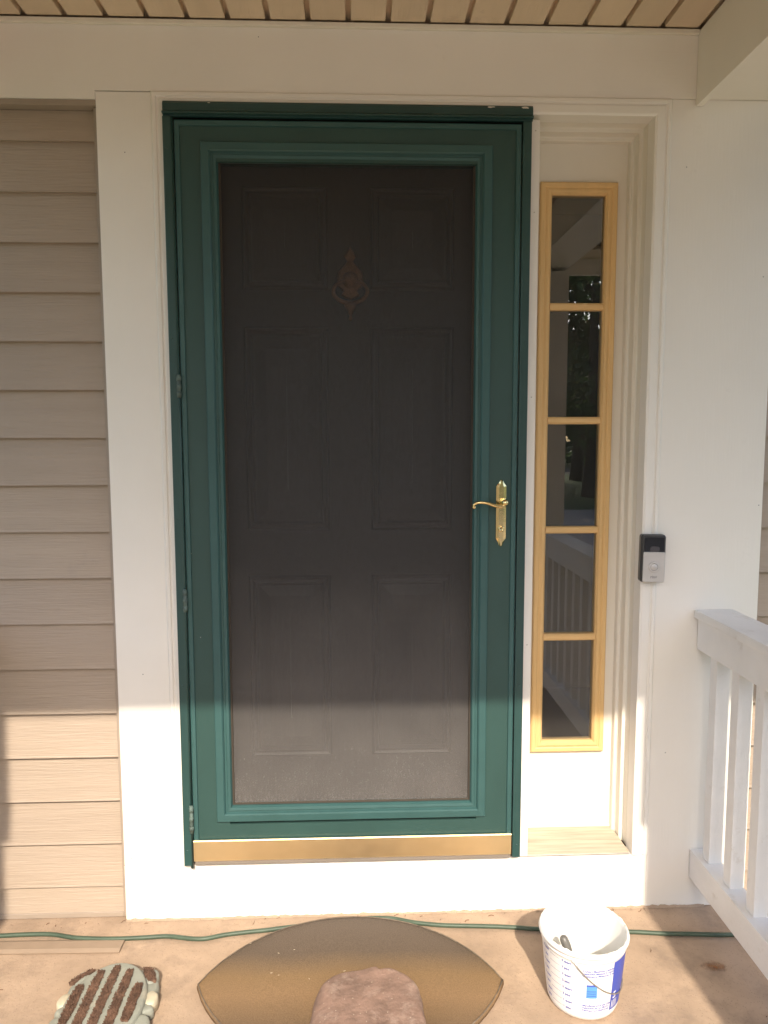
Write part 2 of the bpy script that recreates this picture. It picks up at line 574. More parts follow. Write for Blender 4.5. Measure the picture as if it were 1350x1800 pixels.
sheet('lawn', -150, 150, -200, 60, LAWN, GRASS)
sheet('driveway', -2.6, 13.0, -15.6, -2.9, LAWN + 0.006, DRIVE)
sheet('road', -150, 150, -40, -33, LAWN + 0.006, SHING)
tag(box('porch_floor', -0.85, 1.78, -2.0, 0.16, LAWN, FLOOR, CONC, None, 0.012, 2), kind='structure')
st = thing('porch_steps', 'pair of concrete steps leading up to the front of the porch', 'steps')
box('step', -0.3, 1.25, -2.36, -2.0, LAWN, FLOOR - 0.13, CONC, st, 0.012, 2)
box('step', -0.3, 1.25, -2.75, -2.361, LAWN, FLOOR - 0.26, CONC, st, 0.012, 2)

# ------------------------------------------------------------------ house wall
house = thing('house_wall', 'beige lap siding house front with broad white trim boards', 'wall')
for a in ((-4.0, -0.02, LAWN, 2.7), (1.29, 5.0, LAWN, 2.7)):
    box('wall_core', a[0], a[1], 0.022, 0.16, a[2], a[3], DARKGAP, house, 0)
box('wall_core', -0.02, 1.29, 0.022, 0.16, 2.03, 2.7, DARKGAP, house, 0)
PITCH = 0.1265
Z0 = 1.9530


def siding(x0, x1, zmin, zmax):
    first = None
    k = -1
    while True:
        zb = Z0 - PITCH * k
        k += 1
        if zb + PITCH < zmin:
            break
        if zb > zmax:
            continue
        prof = [(-0.003, zb), (-0.0015, zb + 0.006), (0.014, zb + PITCH + 0.012), (0.021, zb + PITCH + 0.012), (0.021, zb + 0.02), (0.0135, zb + 0.003)]
        zt = min(zb + PITCH + 0.012, zmax)
        prof = [(y, max(zmin, min(z, zt))) for y, z in prof]
        jx = random.uniform(-0.0006, 0.0006)
        o = extrude_x('siding_board', prof, x0, x1, SIDING, house)
        o.location.y = jx
        o.rotation_euler.y = random.uniform(-0.0006, 0.0006)


siding(-3.9, -0.174, FLOOR + 0.004, 2.034)
siding(1.613, 4.8, LAWN + 0.3, 2.6)
box('corner_channel', -0.181, -0.172, -0.006, 0.02, FLOOR + 0.004, 2.0345, JCH, house, 0.001)
box('corner_channel', 1.6083, 1.6160, -0.006, 0.02, LAWN + 0.3, 2.6, JCH, house, 0.001)
box('starter_strip', -3.9, -0.182, -0.004, 0.012, FLOOR + 0.002, FLOOR + 0.016, JCH, house, 0.001)
# white boards
box('casing_board', -0.170, -0.0302, -0.020, 0.02, 0.0, 2.0685, WHITEV, house, 0.002, 2)
fz = [(-3.9, 2.049), (-0.1702, 2.049), (-0.1702, 2.0705), (1.6080, 2.0705), (1.6080, CEIL - 0.002), (-3.9, CEIL - 0.002)]
mesh('frieze_board', [(a, -0.0222, c) for a, c in fz] + [(a, 0.02, c) for a, c in fz], [(0, 1, 2, 3, 4, 5), (6, 7, 8, 9, 10, 11)] + [(k, (k + 1) % 6, 6 + (k + 1) % 6, 6 + k) for k in range(6)], WHITE, house)
box('top_channel', -3.9, -0.1705, -0.019, 0.02, 2.035, 2.0488, JCH, house, 0.001)
box('corner_board', 1.3165, 1.6080, -0.0205, 0.02, FLOOR + 0.001, 2.0700, WHITEV, house, 0.002, 2)
box('skirt_board', -0.170, 1.3160, -0.0215, 0.02, FLOOR + 0.001, -0.0015, WHITE, house, 0.002, 2)
box('frieze_trim', -0.43, 1.3775, -0.0345, -0.0225, CEIL - 0.014, CEIL - 0.002, CREAM, house, 0.003, 2)
ring('door_moulding', -0.030, 1.3160, 0.0, 2.0700, [(0.0, 0.02), (0.0, -0.024), (0.004, -0.029), (0.012, -0.029), (0.014, -0.026), (0.018, -0.026), (0.021, -0.0305), (0.040, -0.0305), (0.0455, -0.027), (0.0455, 0.02)], WHITE, house, bottom=False)
# stepped side and head jamb round the sidelight
ring('sidelight_jamb', 0.945, 1.2705, 0.002, 2.0245, [(0.0, 0.135), (0.0, 0.0202), (0.0006, 0.0202), (0.0010, 0.046), (0.0030, 0.049), (0.0125, 0.049), (0.0125, 0.135)], CREAM, house, bottom=False)
ring('sidelight_stop', 0.955, 1.258, 0.010, 2.012, [(0.0, 0.135), (0.0, 0.0505), (0.0015, 0.076), (0.0045, 0.079), (0.0095, 0.079), (0.0115, 0.082), (0.012, 0.099), (0.012, 0.135)], CREAM, house, bottom=False)
box('mullion_post', 0.9455, 0.9685, -0.026, 0.135, 0.002, 2.012, WHITEV, house, 0.002, 2)
# dark room behind
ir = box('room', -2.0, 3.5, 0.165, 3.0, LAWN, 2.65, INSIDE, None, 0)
bm = bmesh.new()
bm.from_mesh(ir.data)
bmesh.ops.reverse_faces(bm, faces=bm.faces)
fr = [f for f in bm.faces if abs(f.calc_center_median().y - 0.165) < 1e-4]
bmesh.ops.delete(bm, geom=fr, context='FACES')
bm.to_mesh(ir.data)
bm.free()
tag(ir, kind='structure')

# ------------------------------------------------------------------ threshold
th = thing('threshold', 'silver metal threshold strip under the green storm door', 'threshold')
box('threshold_plate', -0.027, 1.2655, -0.0245, 0.02, -0.0010, 0.0035, ALU, th, 0.001)
box('threshold_base', 0.03, 0.944, 0.0205, 0.15, -0.03, 0.018, SWEEP, th, 0.001)

# ------------------------------------------------------------------ sidelight window
sw = thing('sidelight_window', 'narrow sidelight with five dark panes in yellow wood frame', 'window')
# cream panel with a hole for the sash
ring('surround_panel', 0.969, 1.246, 0.012, 2.0, [(0.0, 0.125), (0.0, 0.1), (0.001, 0.1), (0.001, 0.125)], CREAM, sw)


def plate_hole(name, X0, X1, Z_0, Z_1, x0, x1, z0, z1, y, yb, m, parent):
    vs = [(X0, y, Z_0), (X1, y, Z_0), (X1, y, Z_1), (X0, y, Z_1), (x0, y, z0), (x1, y, z0), (x1, y, z1), (x0, y, z1)]
    vs += [(a, yb, c) for a, b, c in vs]
    fs = []
    for k in range(4):
        j = (k + 1) % 4
        fs += [(k, j, 4 + j, 4 + k), (8 + k, 8 + j, 12 + j, 12 + k), (4 + k, 4 + j, 12 + j, 12 + k), (k, j, 8 + j, 8 + k)]
    return mesh(name, vs, fs, m, parent)


bpy.data.objects.remove(sw.children[0])
plate_hole('surround_panel', 0.969, 1.2475, 0.0125, 2.0015, 1.012, 1.206, 0.272, 1.884, 0.1, 0.13, CREAM, sw)
FX0, FX1, FZ0, FZ1 = 1.0005, 1.2175, 0.2600, 1.8955
ring('sash_frame', FX0, FX1, FZ0, FZ1, [(0.0, 0.0995), (0.0, 0.0885), (0.003, 0.0855), (0.012, 0.0855), (0.015, 0.0880), (0.022, 0.0850), (0.028, 0.0855), (0.0335, 0.0935), (0.0335, 0.122), (0.010, 0.122)], PINE, sw)
gx0, gx1 = FX0 + 0.0335, FX1 - 0.0335
gz0, gz1 = FZ0 + 0.0335, FZ1 - 0.0335
mz = [0.6078, 0.9250, 1.2405, 1.5590]
edges = [gz0] + mz + [gz1]
for z in mz:
    prof = [(0.1000, z - 0.0105), (0.0925, z - 0.0095), (0.0885, z - 0.005), (0.0885, z + 0.005), (0.0925, z + 0.0095), (0.1000, z + 0.0105), (0.116, z + 0.0105), (0.116, z - 0.0105)]
    extrude_x('muntin', prof, gx0 - 0.001, gx1 + 0.001, PINEH, sw)
for i in range(5):
    a, b = edges[i], edges[i + 1]
    o = box('pane', gx0 - 0.003, gx1 + 0.003, 0.1030, 0.1075, a + (0.010 if i else -0.003), b - (0.010 if i < 4 else -0.003), GLASS, sw, 0)
    o.rotation_euler = (0, 0, 0)
vs = [(0.9690, -0.0200, 0.0042), (1.2655, -0.0200, 0.0042), (1.2500, 0.0990, 0.0215), (0.9690, 0.0990, 0.0215), (0.9690, -0.0200, 0.0036), (1.2655, -0.0200, 0.0036), (1.2500, 0.0990, 0.0036), (0.9690, 0.0990, 0.0036)]
mesh('sill', vs, [(0, 1, 2, 3), (4, 5, 6, 7), (0, 1, 5, 4), (1, 2, 6, 5), (2, 3, 7, 6), (3, 0, 4, 7)], SILLM, sw)
box('caulk_bead', 0.970, 1.247, 0.094, 0.0995, 0.020, 0.027, CREAM, sw, 0.002)

# ------------------------------------------------------------------ entry door behind the screen
ed = thing('entry_door', 'dark brown panelled entry door dimly seen behind the screen', 'door')
DY = 0.095
box('slab', 0.03, 0.944, DY, DY + 0.045, 0.019, 2.028, ENTRY, ed, 0)
for (a, b) in ((0.176, 0.412), (0.528, 0.762)):
    for (c, d) in ((0.262, 0.80), (0.93, 1.50), (1.60, 1.875)):
        ring('panel_moulding', a, b, c, d, [(0.0, DY), (0.0, DY - 0.002), (0.006, DY - 0.010), (0.012, DY - 0.007), (0.020, DY - 0.010), (0.026, DY - 0.001), (0.026, DY)], ENTRY, ed)
        ring('raised_panel', a + 0.032, b - 0.032, c + 0.032, d - 0.032, [(0.0, DY), (0.0, DY - 0.001), (0.028, DY - 0.007), ((b - a) / 2 - 0.033, DY - 0.007), ((b - a) / 2 - 0.033, DY)], ENTRY, ed)
# door knocker
kn = thing('door_knocker', 'bronze door knocker faint behind the dark screen', 'knocker', (0.473, DY - 0.001, 1.62))
slabk = [(0.0, 0.10), (0.010, 0.085), (0.016, 0.072), (0.008, 0.060), (0.020, 0.046), (0.034, 0.030), (0.037, 0.010), (0.034, -0.010), (0.020, -0.022), (0.026, -0.034), (0.012, -0.042), (0.0, -0.046)]
ol = slabk + [(-x, z) for x, z in reversed(slabk[1:-1])]
n = len(ol)
vs = [(x, 0.0, z) for x, z in ol] + [(x * 0.86, -0.008, z * 0.92) for x, z in ol]
mesh('back_plate', vs, [(i, (i + 1) % n, n + (i + 1) % n, n + i) for i in range(n)] + [tuple(range(n)), tuple(range(n, 2 * n))], BRONZE, kn)
lathe('boss', [(0.0, 0.020), (0.012, 0.018), (0.020, 0.012), (0.024, 0.006)], BRONZE, kn, 24, 'y').location = (0, 0, 0.008)
tube('ring_handle', [(0.047 * math.sin(a), -0.014, 0.0 - 0.062 * (1 - math.cos(a)) * 0.5 - 0.030 * abs(math.cos(a / 2)) * 0 + 0.006) for a in [math.pi * (i / 20) for i in range(21)]] , [0.0045 + 0.002 * i / 20 for i in range(21)], BRONZE, kn)
tube('ring_handle', [(-0.047 * math.sin(a), -0.014, 0.0 - 0.062 * (1 - math.cos(a)) * 0.5 + 0.006) for a in [math.pi * (i / 20) for i in range(21)]], [0.0045 + 0.002 * i / 20 for i in range(21)], BRONZE, kn)
lathe('drop_finial', [(0.0, -0.105), (0.006, -0.100), (0.004, -0.090), (0.010, -0.078), (0.018, -0.062), (0.010, -0.052), (0.0, -0.050)], BRONZE, kn, 16, 'z').location = (0, -0.012, 0)

# ------------------------------------------------------------------ storm door
sdoor = thing('storm_door', 'green full view storm door with dark insect screen and brass kick plate', 'door')
SF = -0.036
# mounting frame
box('jamb_frame', 0.002, 0.0235, -0.046, -0.0308, 0.008, 2.0015, FRAMEG, sdoor, 0.003, 2)
box('jamb_frame', 0.9205, 0.9435, -0.044, -0.0308, 0.010, 2.0015, FRAMEG, sdoor, 0.003, 2)
extrude_x('drip_cap', [(-0.0308, 2.0025), (-0.0308, 2.0395), (-0.040, 2.0395), (-0.044, 2.033), (-0.044, 2.016), (-0.053, 2.0095), (-0.053, 2.0060), (-0.041, 2.0060), (-0.041, 2.0025)], 0.003, 0.9455, FRAMEG, sdoor)
tube('hinge_rail', [(0.0235, -0.041, 0.000), (0.0235, -0.041, 2.000)], 0.0045, FRAMEG, sdoor)
for x, y in ((0.0115, -0.0460), (0.9330, -0.0440)):
    for z in (0.055, 0.52, 0.985, 1.45, 1.93):
        lathe('frame_screw', [(0.0, 0.0014), (0.0022, 0.0010), (0.0030, 0.0)], FRAMEG, sdoor, 12, 'y').location = (x, y, z + random.uniform(-0.01, 0.01))
LX0, LX1, LZ0, LZ1 = 0.0290, 0.9180, 0.0225, 1.9955
ring('door_leaf', LX0, LX1, LZ0, LZ1, [(0.0, 0.0), (0.0, SF - 0.002), (0.003, SF - 0.004), (0.0125, SF - 0.004), (0.0145, SF), (0.100, SF), (0.100, 0.0)], GREEN, sdoor)
ring('edge_strip', LX0 + 0.0006, LX1 - 0.0006, LZ0 + 0.0006, LZ1 - 0.0006, [(0.0, SF - 0.001), (0.0, SF - 0.0035), (0.003, SF - 0.0048), (0.0125, SF - 0.0048), (0.0138, SF - 0.001)], TEAL, sdoor)
# stepped moulding round the screen
ring('screen_moulding', 0.0950, 0.8425, 0.1320, 1.9420, [(0.0, SF + 0.0005), (0.0, SF - 0.006), (0.002, SF - 0.008), (0.020, SF - 0.0095), (0.023, SF - 0.006), (0.0245, SF - 0.001), (0.029, SF - 0.001), (0.031, SF - 0.0025), (0.038, SF - 0.001), (0.0415, SF + 0.006), (0.0415, SF + 0.03), (0.010, SF + 0.03)], TEAL, sdoor)


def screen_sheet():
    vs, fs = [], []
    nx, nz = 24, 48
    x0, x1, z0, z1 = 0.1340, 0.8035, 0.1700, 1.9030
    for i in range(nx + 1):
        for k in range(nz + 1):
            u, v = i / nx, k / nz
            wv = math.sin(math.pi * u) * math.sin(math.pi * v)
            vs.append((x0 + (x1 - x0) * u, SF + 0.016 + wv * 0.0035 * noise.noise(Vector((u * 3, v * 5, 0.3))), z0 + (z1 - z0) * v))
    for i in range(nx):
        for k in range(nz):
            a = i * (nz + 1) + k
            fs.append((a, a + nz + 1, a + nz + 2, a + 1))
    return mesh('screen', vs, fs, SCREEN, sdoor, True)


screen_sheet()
ring('screen_spline', 0.1345, 0.8030, 0.1705, 1.9025, [(0.0, SF + 0.0145), (0.002, SF + 0.011), (0.0055, SF + 0.011), (0.0075, SF + 0.0145)], DARKGAP, sdoor)
# kick plate with a rolled top edge, and the sweep below it
extrude_x('kick_plate', [(SF - 0.0052, 0.0185), (SF - 0.0068, 0.0205), (SF - 0.0068, 0.0745), (SF - 0.0088, 0.0775), (SF - 0.0075, 0.0805), (SF - 0.0052, 0.0808)], 0.0285, 0.9175, GOLD, sdoor)
box('door_sweep', 0.0300, 0.9165, SF - 0.002, SF + 0.02, 0.0045, 0.0215, SWEEP, sdoor, 0.002)
for z0, z1 in ((0.106, 0.184), (0.728, 0.790), (1.298, 1.357)):
    h = tube('hinge', [(0.0262, -0.0475, z0), (0.0262, -0.0475, z1)], 0.0052, HINGE, sdoor, 10)
    L = z1 - z0
    for f in (0.16, 0.5, 0.84):
        tube('knuckle', [(0.0262, -0.0475, z0 + L * f - 0.006), (0.0262, -0.0475, z0 + L * f + 0.006)], 0.0062, HINGE, h, 10)
# handle set
hp = [(0.0, 0.092), (0.0045, 0.089), (0.0075, 0.082), (0.0135, 0.074), (0.0135, -0.068), (0.0075, -0.079), (0.0045, -0.088), (0.0, -0.092)]
ol = hp + [(-x, z) for x, z in reversed(hp[1:-1])]
n = len(ol)
vs = [(x, 0.0, z) for x, z in ol] + [(x, -0.004, z) for x, z in ol] + [(x * 0.45, -0.0075, z * 0.975) for x, z in ol]
fs = [(i, (i + 1) % n, n + (i + 1) % n, n + i) for i in range(n)] + [(n + i, n + (i + 1) % n, 2 * n + (i + 1) % n, 2 * n + i) for i in range(n)] + [tuple(range(n)), tuple(range(2 * n, 3 * n))]
hd = mesh('handle', vs, fs, BRASS, sdoor)
hd.location = (0.8768, SF - 0.0005, 0.9885)
lathe('pivot', [(0.0, 0.036), (0.005, 0.035), (0.0085, 0.031), (0.0095, 0.026), (0.008, 0.020), (0.0095, 0.012), (0.011, 0.007), (0.011, 0.004)], BRASS, hd, 20, 'y').location = (0.006, 0, 0.031)
lv = smooth_path([(0.008, -0.026, 0.030), (0.002, -0.027, 0.0225), (-0.012, -0.029, 0.0215), (-0.026, -0.031, 0.0245), (-0.042, -0.032, 0.0300), (-0.058, -0.032, 0.0320), (-0.070, -0.031, 0.0310), (-0.0775, -0.029, 0.0265), (-0.0785, -0.027, 0.0205), (-0.0745, -0.026, 0.0185)], 5)
nl = len(lv)
tube('lever', lv, [0.0062 - 0.0026 * min(1, i / (nl * 0.5)) + (0.0016 if i > nl * 0.85 else 0) for i in range(nl)], BRASS, hd, 12)
lathe('lock_cylinder', [(0.0, 0.011), (0.0042, 0.011), (0.0046, 0.0125), (0.0078, 0.0115), (0.0086, 0.009), (0.0086, 0.004)], BRASS, hd, 24, 'y').location = (0.0, 0, -0.0415)
box('keyhole', -0.0007, 0.0007, -0.0118, -0.0110, -0.0445, -0.0385, DARKGAP, hd, 0)

# ------------------------------------------------------------------ doorbell
bell = thing('video_doorbell', 'black and silver video doorbell on the white trim right of the sidelight', 'doorbell', (1.2965, -0.0325, 0.8625))
bell.rotation_euler = (0, R(0.6), R(-5))


def rbox(name, hx, hz, y0, y1, r, m, parent, taper=0.0015, seg=5, cx=0.0, cz=0.0):
    ol = []
    for qx, qz, a0 in ((1, 1, 0), (-1, 1, 90), (-1, -1, 180), (1, -1, 270)):
        for s in range(seg + 1):
            a = R(a0 + 90 * s / seg)
            ol.append((qx * (hx - r) + r * math.cos(a), qz * (hz - r) + r * math.sin(a)))
    n = len(ol)
    vs = [(cx + x, y0, cz + z) for x, z in ol] + [(cx + x, y1 + taper, cz + z) for x, z in ol] + [(cx + x * (1 - taper / hx), y1, cz + z * (1 - taper / hz)) for x, z in ol]
    fs = [(i, (i + 1) % n, n + (i + 1) % n, n + i) for i in range(n)] + [(n + i, n + (i + 1) % n, 2 * n + (i + 1) % n, 2 * n + i) for i in range(n)] + [tuple(range(n)), tuple(range(2 * n, 3 * n))]
    return mesh(name, vs, fs, m, parent)


rbox('mount_plate', 0.0330, 0.0655, 0.006, -0.012, 0.007, BELLK, bell)
rbox('housing', 0.0305, 0.0635, -0.012, -0.0225, 0.006, BELLK, bell, cz=0.0005)
rbox('camera_window', 0.0265, 0.0195, -0.0225, -0.0245, 0.002, BELLG, bell, 0.0006, cz=0.0395)
rbox('lens', 0.0125, 0.0075, -0.0245, -0.0252, 0.0055, LENSM, bell, 0.0004, cz=0.0275, cx=0.001)
rbox('face_plate', 0.0290, 0.0415, -0.0225, -0.0262, 0.004, BELLS, bell, 0.0012, cz=-0.0220)
b = lathe('button', [(0.0, 0.0030), (0.0086, 0.0030), (0.0094, 0.0018), (0.0098, 0.0018), (0.0104, 0.0032), (0.0140, 0.0026), (0.0152, 0.0)], BELLS, bell, 36, 'y')
b.location = (0, -0.0262, -0.0215)
tube('button_ring', [(0.0096 * math.cos(a), -0.0021, 0.0096 * math.sin(a)) for a in [2 * math.pi * i / 32 for i in range(33)]], 0.0006, BELLT, b, 6)
vs, fs = text_mesh('ring', 0.0115)
wd = max(v.x for v in vs)
mesh('lettering', [(v.x - wd / 2, -0.02635, v.y - 0.0525) for v in vs], fs, BELLT, bell, recalc=False)

# ------------------------------------------------------------------ porch ceiling, roof, beams, posts
ceil = thing('porch_ceiling', 'tan grooved soffit boards lining the porch ceiling', 'ceiling', (0, 0, CEIL))
GP = 0.1006
x = 0.4725 - GP * 13
proto = None
for k in range(26):
    xa, xb = x + 0.0065, x + GP - 0.0065
    if xa > -0.95 and xb < 1.40:
        if proto is None:
            proto = box('soffit_board', 0.0, xb - xa, -1.90, -0.036, 0.0, 0.020, SOFFIT, ceil, 0.003, 2)
            proto.location = (xa, 0, 0)
        else:
            c = proto.copy()
            COL.objects.link(c)
            c.location = (xa, 0, random.uniform(-0.0006, 0.0006))
    x += GP
box('soffit_backing', -0.96, 1.62, -1.95, 0.02, 0.0195, 0.028, SOFFIT, ceil, 0)
roof = thing('porch_roof', 'shingled porch roof above the entrance', 'roof')
box('deck', -1.3, 2.3, -2.15, 0.02, CEIL + 0.03, CEIL + 0.16, SHING, roof, 0.004)
box('fascia', -1.3, 2.3, -2.172, -2.1505, 2.128, CEIL + 0.16, WHITE, roof, 0.003)
box('eave_soffit', -1.3, 2.3, -2.15, -1.94, CEIL - 0.02, CEIL + 0.0, SOFFIT, roof, 0.002)
BX = 1.3780
for name, s, lab in (('porch_beam', 1, 'white boxed beam running out from the wall at upper right'), ('porch_beam', -1, 'white boxed side beam past the left edge of the porch')):
    bmo = thing(name, lab, 'beam', group='porch beams')
    ax = (lambda v: v) if s > 0 else (lambda v: 0.885 - v)
    lo, hi = sorted((ax(BX), ax(BX + 0.018)))
    box('face_board', lo, hi, -1.945, -0.0235, 2.052, CEIL - 0.004, WHITE, bmo, 0.002, 2)
    lo, hi = sorted((ax(BX + 0.0185), ax(BX + 0.222)))
    box('core', lo, hi, -1.945, -0.0235, 2.070, CEIL + 0.02, WHITE, bmo, 0.002)
fb = thing('porch_beam', 'white front beam over the porch entrance', 'beam', group='porch beams')
box('face_board', -0.43, 1.3778, -1.944, -1.70, 2.0525, CEIL - 0.004, WHITE, fb, 0.003)
for s, lab in ((1, 'square white porch post seen reflected in the sidelight panes'), (-1, 'square white porch post past the left edge of the view')):
    p = thing('porch_post', lab, 'post', group='porch posts')
    ax = (lambda v: v) if s > 0 else (lambda v: 0.938 - v)

    def pb(n, a, b, c, d, e, f, bev=0.003):
        lo, hi = sorted((ax(a), ax(b)))
        box(n, lo, hi, c, d, e, f, WHITEV, p, bev, 2)
    pb('shaft', 1.385, 1.600, -1.915, -1.700, FLOOR + 0.001, 2.0515)
    pb('bracket', 1.358, 1.3848, -1.880, -1.735, 1.53, 2.0500)
    pb('base_trim', 1.372, 1.613, -1.928, -1.687, FLOOR + 0.0015, FLOOR + 0.12)

# ------------------------------------------------------------------ railings
for s, lab in ((1, 'white porch railing with square balusters at right of the doorbell'), (-1, 'white porch railing past the left edge of the view')):
    rl = thing('porch_railing', lab, 'railing', group='porch railings')
    ax = (lambda v: v) if s > 0 else (lambda v: 0.885 - v)

    def rb(n, a, b, c, d, e, f, bev=0.003):
        lo, hi = sorted((ax(a), ax(b)))
        return box(n, lo, hi, c, d, e, f, RAILW, rl, bev, 2)
    rb('cap_rail', 1.4260, 1.5350, -1.698, -0.0235, 0.6905, 0.7150, 0.006)
    rb('side_board', 1.4385, 1.4560, -1.6985, -0.0230, 0.6010, 0.6900)
    rb('side_board', 1.5000, 1.5170, -1.6985, -0.0230, 0.6010, 0.6900)
    rb('bottom_rail', 1.4405, 1.5000, -1.6985, -0.0230, -0.0730, 0.0120, 0.004)
    for yy in (-0.075, -0.31, -0.545):
        for xx in (1.4505, 1.5090):
            sc = lathe('screw_head', [(0.0, 0.0002), (0.0022, 0.0005), (0.0030, 0.0001)], RAILW, rl, 10, 'z')
            sc.location = (ax(xx), yy, 0.7152)
    y = -0.066
    first = None
    while y > -1.66:
        if first is None:
            first = rb('baluster', 1.4580, 1.4950, -0.0370, 0.0, 0.0118, 0.6890)
            first.location.y = y
        else:
            c = first.copy()
            COL.objects.link(c)
            c.location.y = y
            c.rotation_euler = (random.uniform(-.002, .002), 0, 0)
        y -= 0.1175

# ------------------------------------------------------------------ things on the floor
# extension cord
cp = [(-0.72, -0.085), (-0.494, -0.081), (-0.372, -0.079), (-0.2725, -0.0994), (-0.156, -0.1066), (-0.042, -0.102), (0.053, -0.1176), (0.127, -0.1021), (0.28, -0.0799), (0.41, -0.0580), (0.501, -0.0500), (0.581, -0.0520), (0.66, -0.0763), (0.78, -0.0930), (0.918, -0.1042), (0.987, -0.1143), (1.226, -0.1362), (1.34, -0.148), (1.46, -0.158), (1.62, -0.165)]
sp = smooth_path([(a, b, FLOOR + 0.0062) for a, b in cp], 10)
sp = [Vector((p.x, p.y + 0.0015 * noise.noise(p * 14), p.z + (0.021 if -0.49 < p.x < -0.145 and p.y < -0.0935 else 0) * 0 + 0.002 * abs(noise.noise(p * 5)))) for p in sp]
tag(tube('extension_cord', sp, 0.0058, CORD, None, 8), 'thin green cord snaking along the foot of the wall', 'cord')

# trim offcut lying by the wall
oc = extrude_x('trim_offcut', [(-0.160, FLOOR + 0.001), (-0.162, FLOOR + 0.005), (-0.150, FLOOR + 0.009), (-0.118, FLOOR + 0.008), (-0.108, FLOOR + 0.004), (-0.108, FLOOR + 0.001)], -0.85, -0.1450, OFFCUT)
oc.rotation_euler.z = R(-1.2)
tag(oc, 'beige trim offcut lying on the concrete below the siding', 'trim piece')

# football-shaped doormat
HW, HH = 0.3795, 0.256
RR = (HW * HW + HH * HH) / (2 * HH)
ol = []
for s in (1, -1):
    for i in range(40):
        t = -1 + 2 * i / 40
        xx = HW * t * s * -1
        yy = (math.sqrt(RR * RR - xx * xx) - (RR - HH)) * s
        ol.append((xx, yy))
dm = slab('doormat', ol, 0.0, 0.011, MATP, None, 0.004, 3, 0.004, 0.0012, 6, True, 25)
dm.location = (0.4650, -0.3110, FLOOR + 0.0065)
dm.rotation_euler.z = R(-1.2)
tag(dm, 'dark lens-shaped doormat with an ochre band, stone on top', 'doormat')

ed_pts = [(x * 0.992, y * 0.988, 0.0125) for x, y in ol]
tube('mat_edge', ed_pts + [ed_pts[0]], [0.0012 + 0.0010 * abs(noise.noise(Vector((p[0] * 60, p[1] * 60, 0)))) for p in ed_pts] + [0.0025], mat('mat_rim', (0.15, 0.118, 0.085), 0.9, var=0.4, vscale=60, bump=0.4, bscale=200), dm, 6)

# stone on the mat
so_ = [(0.3749, -0.470), (0.3800, -0.430), (0.3905, -0.3965), (0.4098, -0.3787), (0.4431, -0.3620), (0.485, -0.3520), (0.5254, -0.3431), (0.5380, -0.3510), (0.5664, -0.3507), (0.5994, -0.3714), (0.6235, -0.4099), (0.6290, -0.446), (0.6300, -0.53), (0.615, -0.585), (0.56, -0.615), (0.49, -0.62), (0.42, -0.605), (0.385, -0.56), (0.370, -0.51)]
so_ = [(p.x, p.y) for p in smooth_path([(a, b, 0) for a, b in so_ + so_[:1]], 5)][:-1]
stn = slab('stone', so_, FLOOR + 0.012, FLOOR + 0.088, STONE, None, 0.017, 5, 0.003, 0.0038, 14, True, 30)
for v in stn.data.vertices:             # the left flank falls away steeply
    if v.co.z > FLOOR + 0.03 and v.co.x < 0.425:
        k = (0.425 - v.co.x) / 0.055
        v.co.z -= 0.026 * k * k + 0.006 * k
tag(stn, 'flat brown stone weighing down the doormat', 'stone')

# boot brush shaped like a squat animal
bb = thing('boot_brush', 'grey-green animal-shaped boot brush with brown bristle strips', 'boot brush', (-0.113, -0.367, FLOOR))
bb.scale = (1.05, 1.05, 1.0)
half = [(0.0, 0.127), (0.024, 0.122), (0.040, 0.107), (0.058, 0.108), (0.082, 0.094), (0.101, 0.066), (0.104, 0.040), (0.098, 0.020), (0.103, -0.002), (0.110, -0.020), (0.090, -0.034), (0.108, -0.043), (0.114, -0.066), (0.104, -0.088), (0.088, -0.108), (0.080, -0.135), (0.086, -0.160), (0.074, -0.182), (0.050, -0.186), (0.028, -0.192), (0.0, -0.200)]
lef = [(-x * 0.98, y) for x, y in reversed(half[1:-1])]
ol = [(p.x, p.y) for p in smooth_path([(a, b, 0) for a, b in half + lef + half[:1]], 4)][:-1]
slab('body', ol, 0.001, 0.028, RESIN, bb, 0.012, 5, 0.010, 0.0012, 6, True, 40)
body2 = [(0.090 * math.cos(a), -0.015 + 0.132 * math.sin(a)) for a in [2 * math.pi * i / 40 for i in range(40)]]
slab('shell', body2, 0.020, 0.043, RESIN, bb, 0.012, 5, 0.003, 0.001, 6, True, 40)
for sx in (-1, 1):
    pw = [(0.096 * sx + 0.017 * math.cos(a), 0.010 + 0.022 * math.sin(a)) for a in [2 * math.pi * i / 20 for i in range(20)]]
    slab('paw', pw, 0.004, 0.032, PAWS, bb, 0.008, 4, 0.002, 0.002, 3, True, 70)
    el = [(0.078 * sx + 0.020 * math.cos(a), 0.076 + 0.026 * math.sin(a)) for a in [2 * math.pi * i / 20 for i in range(20)]]
    slab('haunch', el, 0.010, 0.034, RESIN, bb, 0.010, 4, 0.003, 0.001, 3, True, 50)


